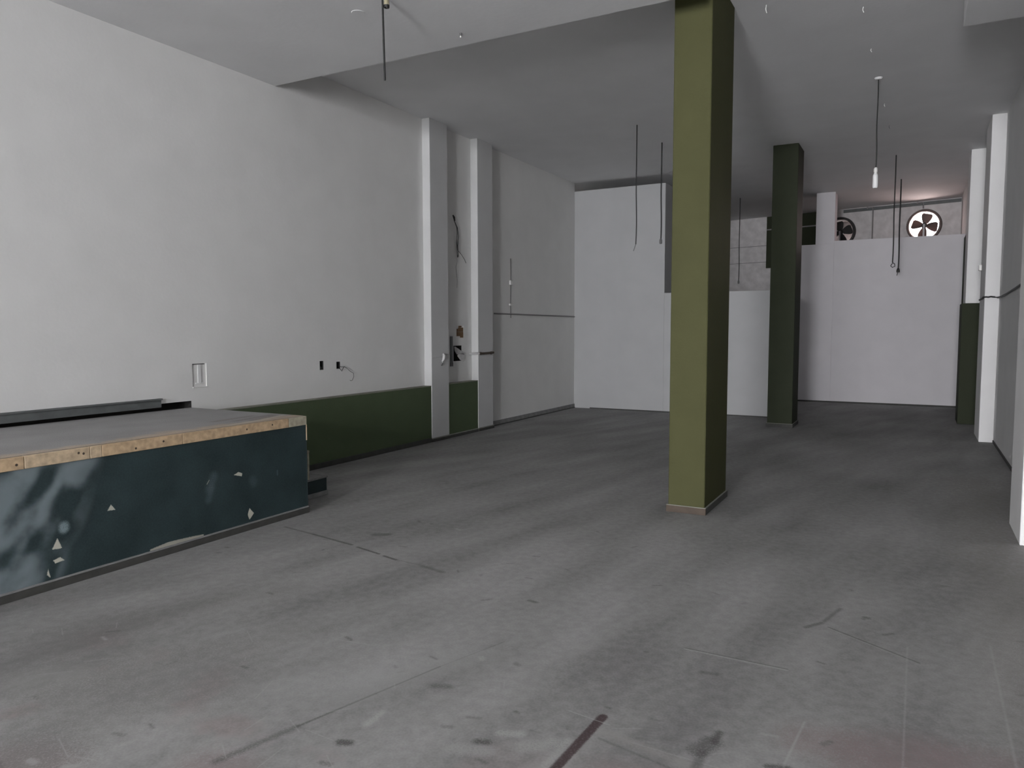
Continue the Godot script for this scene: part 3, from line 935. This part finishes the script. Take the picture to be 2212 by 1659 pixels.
func wainscots() -> void:
	var t := thing("wainscot_panel", "long dark green wainscot running from the stage to the first pilaster", "panel", Vector3(-5.72, 0, -6.3), "dark green wainscot panels")
	box("board", Vector3(XL, 0, -8.186), Vector3(XP - 0.008, 0.748, -4.53), M.green, t, 0.003)
	box("ledge", Vector3(XL, 0.748, -8.186), Vector3(XP - 0.004, 0.757, -4.53), M.green_ledge, t, 0.002)
	box("base_board", Vector3(XP - 0.008, 0, -8.17), Vector3(XP + 0.008, 0.06, -5.13), M.base_dark, t, 0.003)
	box("base_moulding", Vector3(XP - 0.008, 0.06, -8.17), Vector3(XP + 0.003, 0.075, -5.13), M.green, t, 0.003)
	t = thing("wainscot_panel", "narrow dark green wainscot between the two white pilasters", "panel", Vector3(-5.72, 0, -9.0), "dark green wainscot panels")
	box("board", Vector3(XL, 0, -9.388), Vector3(XP - 0.008, 0.748, -8.608), M.green, t, 0.003)
	box("ledge", Vector3(XL, 0.748, -9.388), Vector3(XP - 0.004, 0.757, -8.608), M.green_ledge, t, 0.002)
	box("base_board", Vector3(XP - 0.008, 0, -9.37), Vector3(XP + 0.008, 0.04, -8.622), M.base_dark, t, 0.003)
	box("base_moulding", Vector3(XP - 0.008, 0.04, -9.37), Vector3(XP + 0.008, 0.052, -8.622), M.dusty, t, 0.002)
	var b := thing("baseboard_left", "grey baseboard along the rear stretch of the white wall", "baseboard", Vector3(XL, 0, -11.5))
	structure(b)
	b.remove_meta("category")
	box("board", Vector3(XL, 0.012, ZB), Vector3(XL + 0.016, 0.075, -9.835), M.base_grey, b, 0.003)
	box("shadow_line", Vector3(XL, 0, ZB), Vector3(XL + 0.022, 0.014, -9.835), M.base_dark, b, 0.002)  # dark strip stands in for the shadow line under the baseboard
	structure(box("baseboard_rear", Vector3(-5.45, 0, ZB), Vector3(-2.17, 0.018, ZB + 0.014), M.base_dark, null, 0.002))
	structure(box("baseboard_far", Vector3(-2.15, 0, ZR), Vector3(0.71, 0.03, ZR + 0.014), M.base_dark, null, 0.002))
	structure(box("baseboard_right", Vector3(XR - 0.012, 0, -11.58), Vector3(XR, 0.035, -6.80), M.base_dark, null, 0.002))

func wall_fittings() -> void:
	# the recessed panel above the stage
	var t := thing("recessed_plate", "white painted-over recessed plate low on the wall above the stage", "wall plate", Vector3(XL, 0.98, -4.633))
	box("upright_bar", Vector3(XL - 0.008, 1.02, -4.655), Vector3(XL - 0.002, 1.188, -4.617), M.white, t, 0.003)
	box("foot", Vector3(XL - 0.008, 1.010, -4.68), Vector3(XL - 0.001, 1.020, -4.592), M.white, t, 0.002)
	box("sill", Vector3(XL - 0.004, 0.974, -4.722), Vector3(XL + 0.008, 0.984, -4.556), M.wall_left, t, 0.002)
	box("top_shade", Vector3(XL - 0.008, 1.187, -4.69), Vector3(XL - 0.002, 1.197, -4.56), M.wire_grey, t, 0.002)  # dark grey strip stands in for the shadow at the recess top
	# open outlets
	t = thing("outlet_box", "open black outlet hole without wires, on the white wall", "outlet", Vector3(XL, 1.06, -6.232), "open outlets in the white wall")
	box("box_back", Vector3(XL - 0.069, 1.061, -6.261), Vector3(XL - 0.045, 1.159, -6.204), M.black, t, 0.001)
	box("box_side", Vector3(XL - 0.045, 1.061, -6.261), Vector3(XL + 0.001, 1.159, -6.256), M.black, t, 0.001)
	box("box_side", Vector3(XL - 0.045, 1.061, -6.209), Vector3(XL + 0.001, 1.159, -6.204), M.black, t, 0.001)
	put("rag", lathe_mesh([Vector2(0, -0.02), Vector2(0.018, -0.015), Vector2(0.014, 0.01), Vector2(0, 0.02)], 7), M.wire_grey, t, Vector3(-0.03, 0.02, -0.012))
	t = thing("outlet_box", "open black outlet hole with a thin wire curling out", "outlet", Vector3(XL, 1.06, -6.503), "open outlets in the white wall")
	box("box_back", Vector3(XL - 0.069, 1.061, -6.533), Vector3(XL - 0.04, 1.141, -6.473), M.black, t, 0.001)
	box("box_side", Vector3(XL - 0.04, 1.061, -6.533), Vector3(XL + 0.001, 1.141, -6.528), M.black, t, 0.001)
	box("box_side", Vector3(XL - 0.04, 1.061, -6.478), Vector3(XL + 0.001, 1.141, -6.473), M.black, t, 0.001)
	var wp := [Vector3(-0.03, 0.04, 0.0), Vector3(0.02, 0.02, -0.03), Vector3(0.03, 0.022, -0.07), Vector3(0.025, 0.0, -0.12), Vector3(0.02, -0.04, -0.185), Vector3(0.02, -0.06, -0.235), Vector3(0.02, -0.10, -0.24), Vector3(0.02, -0.14, -0.215), Vector3(0.02, -0.148, -0.19), Vector3(0.02, -0.138, -0.17)]
	put("wire", tube_mesh(wp, 0.0026, 5), M.cord, t)
	put("wire", tube_mesh([Vector3(-0.02, 0.02, -0.01), Vector3(0.02, -0.01, -0.02), Vector3(0.025, -0.028, -0.03), Vector3(0.02, 0.0, -0.055), Vector3(0.02, 0.018, -0.075)], 0.003, 5), M.cord, t)

	# between the pilasters: torn cables, bare brick, broken hole, pipe
	t = thing("loose_cable", "bundle of torn black cable ends hanging between the white pilasters", "cable", Vector3(XL, 3.085, -8.92))
	put("plug", tube_mesh([Vector3(0.0, 0.02, 0.0), Vector3(0.02, -0.01, 0.0), Vector3(0.025, -0.06, -0.01)], 0.014, 7, [0.010, 0.016, 0.010]), M.cord, t)
	put("strand", tube_mesh([Vector3(0.02, -0.05, 0.0), Vector3(0.03, -0.14, -0.05), Vector3(0.025, -0.22, -0.07), Vector3(0.02, -0.36, -0.06), Vector3(0.02, -0.52, -0.075), Vector3(0.02, -0.56, -0.09)], 0.006, 6), M.cord, t)
	put("strand", tube_mesh([Vector3(0.02, -0.05, 0.0), Vector3(0.03, -0.15, -0.07), Vector3(0.03, -0.26, -0.095), Vector3(0.025, -0.4, -0.085), Vector3(0.02, -0.55, -0.10)], 0.005, 6), M.cord, t)
	put("strand", tube_mesh([Vector3(0.02, -0.3, -0.07), Vector3(0.025, -0.46, -0.08), Vector3(0.04, -0.52, -0.16), Vector3(0.05, -0.58, -0.22), Vector3(0.055, -0.63, -0.255)], 0.004, 5), M.cord, t)
	put("thin_wire", tube_mesh([Vector3(0.02, -0.5, -0.07), Vector3(0.02, -0.62, -0.07), Vector3(0.02, -0.7, -0.04), Vector3(0.02, -0.78, -0.05), Vector3(0.02, -0.9, -0.07), Vector3(0.02, -0.99, -0.06)], 0.0028, 5), M.wire_grey, t)
	t = thing("bare_brick_patch", "brown patch of bare brick where the plaster is knocked off", "brick patch", Vector3(XL, 1.385, -9.08))
	for q in [[-9.175, -9.05, 1.472, 1.533], [-9.13, -9.06, 1.535, 1.558], [-9.048, -8.998, 1.472, 1.515], [-9.176, -9.10, 1.388, 1.470], [-9.098, -9.0, 1.41, 1.470]]:
		box("brick", Vector3(XL - 0.012, q[2], q[0]), Vector3(XL - 0.002, q[3], q[1]), M.brick, t, 0.004)
	t = thing("broken_plaster", "torn flaps of white plaster over a dark hole between pilasters", "plaster", Vector3(XL, 1.055, -9.05))
	var flap := PackedVector2Array([Vector2(-8.915, 1.262), Vector2(-8.95, 1.258), Vector2(-9.01, 1.235), Vector2(-9.08, 1.205), Vector2(-9.21, 1.165), Vector2(-9.19, 1.15), Vector2(-9.10, 1.155), Vector2(-9.06, 1.15), Vector2(-8.99, 1.15), Vector2(-8.93, 1.20)])
	put("flap", slab_mesh(flap, XL + 0.002, XL + 0.012), M.plaster, t, -t.position)
	var flap2 := PackedVector2Array([Vector2(-9.02, 1.15), Vector2(-9.10, 1.155), Vector2(-9.17, 1.145), Vector2(-9.15, 1.09), Vector2(-9.10, 1.06), Vector2(-9.075, 1.07), Vector2(-9.0, 1.13)])
	put("flap", slab_mesh(flap2, XL + 0.002, XL + 0.022), M.plaster, t, -t.position)
	box("hole_back", Vector3(XL - 0.119, 1.056, -9.118), Vector3(XL - 0.10, 1.274, -8.906), M.black, t, 0.001)  # black plate stands in for the darkness inside the hole
	put("splinter", slab_mesh(PackedVector2Array([Vector2(-9.03, 1.155), Vector2(-9.13, 1.163), Vector2(-9.17, 1.14), Vector2(-9.12, 1.147)]), XL + 0.013, XL + 0.026), M.wire_grey, t, -t.position)
	t = thing("corner_strip", "upright grey metal strip in the corner beside the broken plaster", "strip", Vector3(XL, 0.99, -8.84))
	box("strip", Vector3(XL, 1.0, -8.875), Vector3(XL + 0.012, 1.41, -8.815), M.rail, t, 0.002)
	box("lower_end", Vector3(XL, 0.985, -8.878), Vector3(XL + 0.016, 1.04, -8.812), M.wire_grey, t, 0.002)
	t = thing("pipe_stub", "short dark brown pipe running across the second white pilaster", "pipe", Vector3(XP + 0.02, 1.15, -9.5))
	put("pipe", tube_mesh([Vector3(0.0, 0.006, -0.30), Vector3(0.0, 0.0, 0.0), Vector3(0.0, 0.004, 0.115)], 0.017, 10), M.base_brown, t)
	put("white_pipe", tube_mesh([Vector3(0.0, 0.004, 0.115), Vector3(-0.03, 0.004, 0.18), Vector3(-0.09, 0.0, 0.24)], 0.014, 8), M.plaster, t)
	for z in [-0.25, 0.06]:
		put("clip", box_mesh(Vector3(-0.018, -0.022, z - 0.008), Vector3(0.0, 0.024, z + 0.008), 0.002), M.base_brown, t)
	t = thing("patched_cable", "painted-over cable and plaster lump on the first white pilaster", "cable", Vector3(XP, 1.13, -8.4))
	put("cable", tube_mesh([Vector3(0.006, 0.0, 0.2), Vector3(0.006, 0.005, 0.02), Vector3(0.006, 0.01, -0.1), Vector3(0.006, 0.03, -0.205)], 0.0045, 5), M.plaster, t)
	put("lump", tube_mesh([Vector3(0.012, 0.05, -0.05), Vector3(0.024, 0.02, -0.055), Vector3(0.022, -0.03, -0.04), Vector3(0.010, -0.06, -0.025)], 0.02, 7, [0.010, 0.022, 0.020, 0.008]), M.plaster, t)
	put("stub", tube_mesh([Vector3(0.012, -0.075, -0.035), Vector3(0.013, -0.11, -0.005)], 0.010, 6), M.wire_grey, t)

	# surface wiring on the rear stretch of the left wall
	t = thing("wall_conduit", "grey horizontal cable along the rear of the white wall", "cable", Vector3(XL, 1.75, -11.5))
	put("run", tube_mesh([Vector3(0.012, 0.003, 1.44), Vector3(0.012, 0.0, 0.0), Vector3(0.012, -0.003, -1.64)], 0.011, 8), M.conduit, t)
	t = thing("switch_drop", "thin vertical cable with two small white switches on the rear wall stretch", "switch", Vector3(XL, 1.69, -10.6))
	put("cable", tube_mesh([Vector3(0.006, 0.0, 0.0), Vector3(0.006, 0.3, 0.006), Vector3(0.006, 0.72, 0.0), Vector3(0.006, 0.95, 0.004)], 0.005, 6), M.wire_grey, t)
	box("switch_box", Vector3(XL, 2.22, -10.64), Vector3(XL + 0.028, 2.29, -10.56), M.plastic, t, 0.004)
	box("switch_box", Vector3(XL, 1.885, -10.63), Vector3(XL + 0.025, 1.92, -10.55), M.plastic, t, 0.004)

	# right side
	t = thing("wall_cable", "black sagging cable across the bright pilaster and along the dim wall", "cable", Vector3(XR, 1.9, -9.5))
	var cab := [Vector3(0.748, 1.90, -12.3), Vector3(0.747, 1.905, -11.65), Vector3(0.745, 1.912, -11.572), Vector3(0.775, 1.915, -11.570), Vector3(0.80, 1.912, -11.572), Vector3(0.83, 1.918, -11.570), Vector3(0.87, 1.912, -11.570), Vector3(0.905, 1.905, -11.56), Vector3(0.918, 1.905, -11.3), Vector3(0.918, 1.915, -10.6), Vector3(0.918, 1.94, -9.6), Vector3(0.918, 1.965, -8.9), Vector3(0.918, 2.0, -8.0), Vector3(0.918, 2.01, -6.82)]
	for k in cab.size():
		cab[k] -= t.position
	put("cable", tube_mesh(cab, 0.011, 7), M.cord, t)
	var sw := thing("wall_switch", "small white switch box on the shaded side of the bright pilaster", "switch", Vector3(0.762, 2.34, -12.38))
	box("switch_box", Vector3(0.735, 2.31, -12.42), Vector3(0.762, 2.39, -12.33), M.plastic, sw, 0.004)
	box("cover_plate", Vector3(0.728, 2.315, -12.415), Vector3(0.735, 2.385, -12.335), M.plastic, sw, 0.002)

func ceiling_fittings() -> void:
	hanging_cord("long black cord hanging from the lower ceiling near the stage", -3.53, -4.52, HL, 3.34, 0.0075, "bare_cut", 0.02, false)
	var last: Node3D = get_child(get_child_count() - 1)
	var pts := []
	for i in 8:
		pts.append(Vector3(0.012 * (1.0 - i / 7.0), 0.62 * i / 7.0, 0.0))
	put("cord", tube_mesh(pts, 0.0075, 7), M.cord, last)
	put("ceiling_hook", tube_mesh([Vector3(0, 0.62, 0), Vector3(0.012, 0.6, 0), Vector3(0.016, 0.585, 0)], 0.005, 6), M.wire_grey, last)
	var t := thing("lamp_holder", "brass-coloured lamp holder hanging at the top edge of the picture", "lamp holder", Vector3(-3.50, HL, -4.53))
	put("stem", tube_mesh([Vector3(-0.004, 0.0, 0), Vector3(0.0, -0.045, 0)], 0.006, 7), M.cord, t)
	put("body", lathe_mesh([Vector2(0, -0.04), Vector2(0.014, -0.04), Vector2(0.019, -0.055), Vector2(0.021, -0.085), Vector2(0, -0.085)], 14), M.brass, t)
	put("rim", lathe_mesh([Vector2(0.0, -0.088), Vector2(0.012, -0.09), Vector2(0.016, -0.102), Vector2(0.021, -0.102), Vector2(0.022, -0.084), Vector2(0, -0.084)], 14), M.fan_dark, t)
	put("contact", lathe_mesh([Vector2(0, -0.097), Vector2(0.005, -0.097), Vector2(0.006, -0.088)], 8), M.plastic, t)
	t = thing("ceiling_cover", "faint round painted cover plate on the lower ceiling", "cover plate", Vector3(-3.90, HL, -4.69))
	put("disc", lathe_mesh([Vector2(0, -0.003), Vector2(0.05, -0.003), Vector2(0.053, 0.0)], 24), M.ceiling, t)
	t = thing("ceiling_anchor", "tiny screw stub on the lower ceiling near its edge", "anchor", Vector3(-3.42, HL, -5.415))
	put("stub", lathe_mesh([Vector2(0, -0.02), Vector2(0.01, -0.02), Vector2(0.012, 0.0)], 10), M.wire_grey, t)
	put("tip", lathe_mesh([Vector2(0, -0.035), Vector2(0.005, -0.034), Vector2(0.006, -0.02)], 8), M.plastic, t)

	hanging_cord("thin black cord with bare end, hanging before the tall partition", -3.416, -9.843, HH, 2.66, 0.008, "bare", 0.0, false)
	hanging_cord("black cord ending in a lamp socket close to the nearer column", -3.406, -10.932, HH, 2.80, 0.010, "socket", 0.0, false)
	hanging_cord("thin dark cord seen between the two green columns", -3.367, -16.287, HH, 2.49, 0.009, "socket", 0.0, false)
	hanging_cord("grey cord carrying a white tube bulb under a ceiling plate", -0.464, -9.313, HH, 3.235, 0.006, "bulb", 0.0, true)
	hanging_cord("long dark cord ending in a small loop before the far partition", -0.385, -13.511, HH, 2.56, 0.009, "knot", 0.0, false)
	hanging_cord("long black cord ending in a plug before the far partition", -0.35, -15.7, HH, 2.56, 0.012, "plug", 0.0, false)
	for h in [[-1.22, -6.80, "curled white wire stub in the ceiling beside the nearer column", 0.07], [-0.497, -7.24, "short white wire stub in the ceiling at the picture's top edge", 0.05], [-0.489, -8.33, "tiny pale wire stub in the ceiling ahead of the bulb cord", 0.035], [-0.443, -10.4, "pale wire stub in the ceiling just behind the bulb cord", 0.04], [-0.424, -11.5, "small dark hook in the ceiling far behind the bulb cord", 0.05]]:
		var o := thing("ceiling_stub", h[2], "wire stub", Vector3(h[0], HH, h[1]), "wire stubs in the ceiling")
		var l: float = h[3]
		put("wire", tube_mesh([Vector3(0, 0.0, 0), Vector3(-0.004, -l * 0.5, 0.0), Vector3(0.006, -l, 0.004)], 0.004, 6), M.wire_grey if h[1] < -11 else M.plastic, o)

func rear() -> void:
	# post standing on the far partition up to the ceiling
	var p := thing("partition_post", "short white post standing on the far partition up to the ceiling", "post", Vector3(-1.7, 3.222, ZR - 0.15))
	box("post", Vector3(-1.885, 3.222, ZR - 0.42), Vector3(-1.53, HH, ZR), M.partition_purple_cast, p, 0.004)
	# green board on the rear wall, seen in the gap beside the second column
	var g := thing("green_board", "dark olive board high on the rear wall beside the post", "board", Vector3(-2.6, 3.0, back_wall_z(-2.6)))
	g.rotation.y = -atan(0.21)
	put("board", box_mesh(Vector3(-0.75, 0.0, 0.0), Vector3(0.50, 0.92, 0.02), 0.003), M.column_green, g)
	put("top_rail", box_mesh(Vector3(-0.75, 0.92, 0.0), Vector3(0.50, 0.95, 0.03), 0.003), M.conduit, g)
	put("upper_board", box_mesh(Vector3(-0.75, 0.95, 0.0), Vector3(0.50, 1.25, 0.02), 0.003), M.column_green, g)
	exhaust_fan("round exhaust fan with daylight blazing through its blades", 0.06, 3.73, M.fan_metal_glare, deg_to_rad(78), false)
	exhaust_fan("dark exhaust fan half hidden behind the short white post", -1.64, 3.73, M.fan_dark, deg_to_rad(15), true)
	# electrical pipes coming down the rear wall
	for q in [[-0.955, "thin grey conduit on the rear wall between the two fans", 0.9], [0.035, "thin grey conduit running from the ceiling to the bright fan", 0.16]]:
		var x: float = q[0]
		var c := thing("conduit", q[1], "conduit", Vector3(x, HH, back_wall_z(x)), "conduits on the rear wall")
		c.rotation.y = -atan(0.21)
		put("pipe", tube_mesh([Vector3(-0.12, -0.03, 0.035), Vector3(-0.02, -0.03, 0.035), Vector3(0.0, -0.05, 0.035), Vector3(0.0, -q[2], 0.035)], 0.014, 8), M.conduit, c)
		put("elbow", box_mesh(Vector3(-0.13, -0.05, 0.015), Vector3(-0.10, -0.01, 0.055), 0.003), M.conduit, c)
	var tr := thing("trim_1", "dark strip along the top of the rear wall", "trim", Vector3(-0.6, HH, back_wall_z(-0.6)))
	tr.remove_meta("category")
	structure(tr)
	tr.rotation.y = -atan(0.21)
	put("strip", box_mesh(Vector3(-1.0, -0.09, 0.0), Vector3(1.36, -0.02, 0.02), 0.002), M.rail, tr)
	# block courses visible above the low partition
	var k := thing("trim_2", "mortar ledges between block courses of the rear wall", "trim", Vector3(-3.6, 0, back_wall_z(-3.6)))
	k.remove_meta("category")
	structure(k)
	k.rotation.y = -atan(0.21)
	for y in [3.15, 3.55]:
		put("joint", box_mesh(Vector3(-1.0, y, 0.0), Vector3(0.55, y + 0.012, 0.006), 0.001), M.base_grey, k)
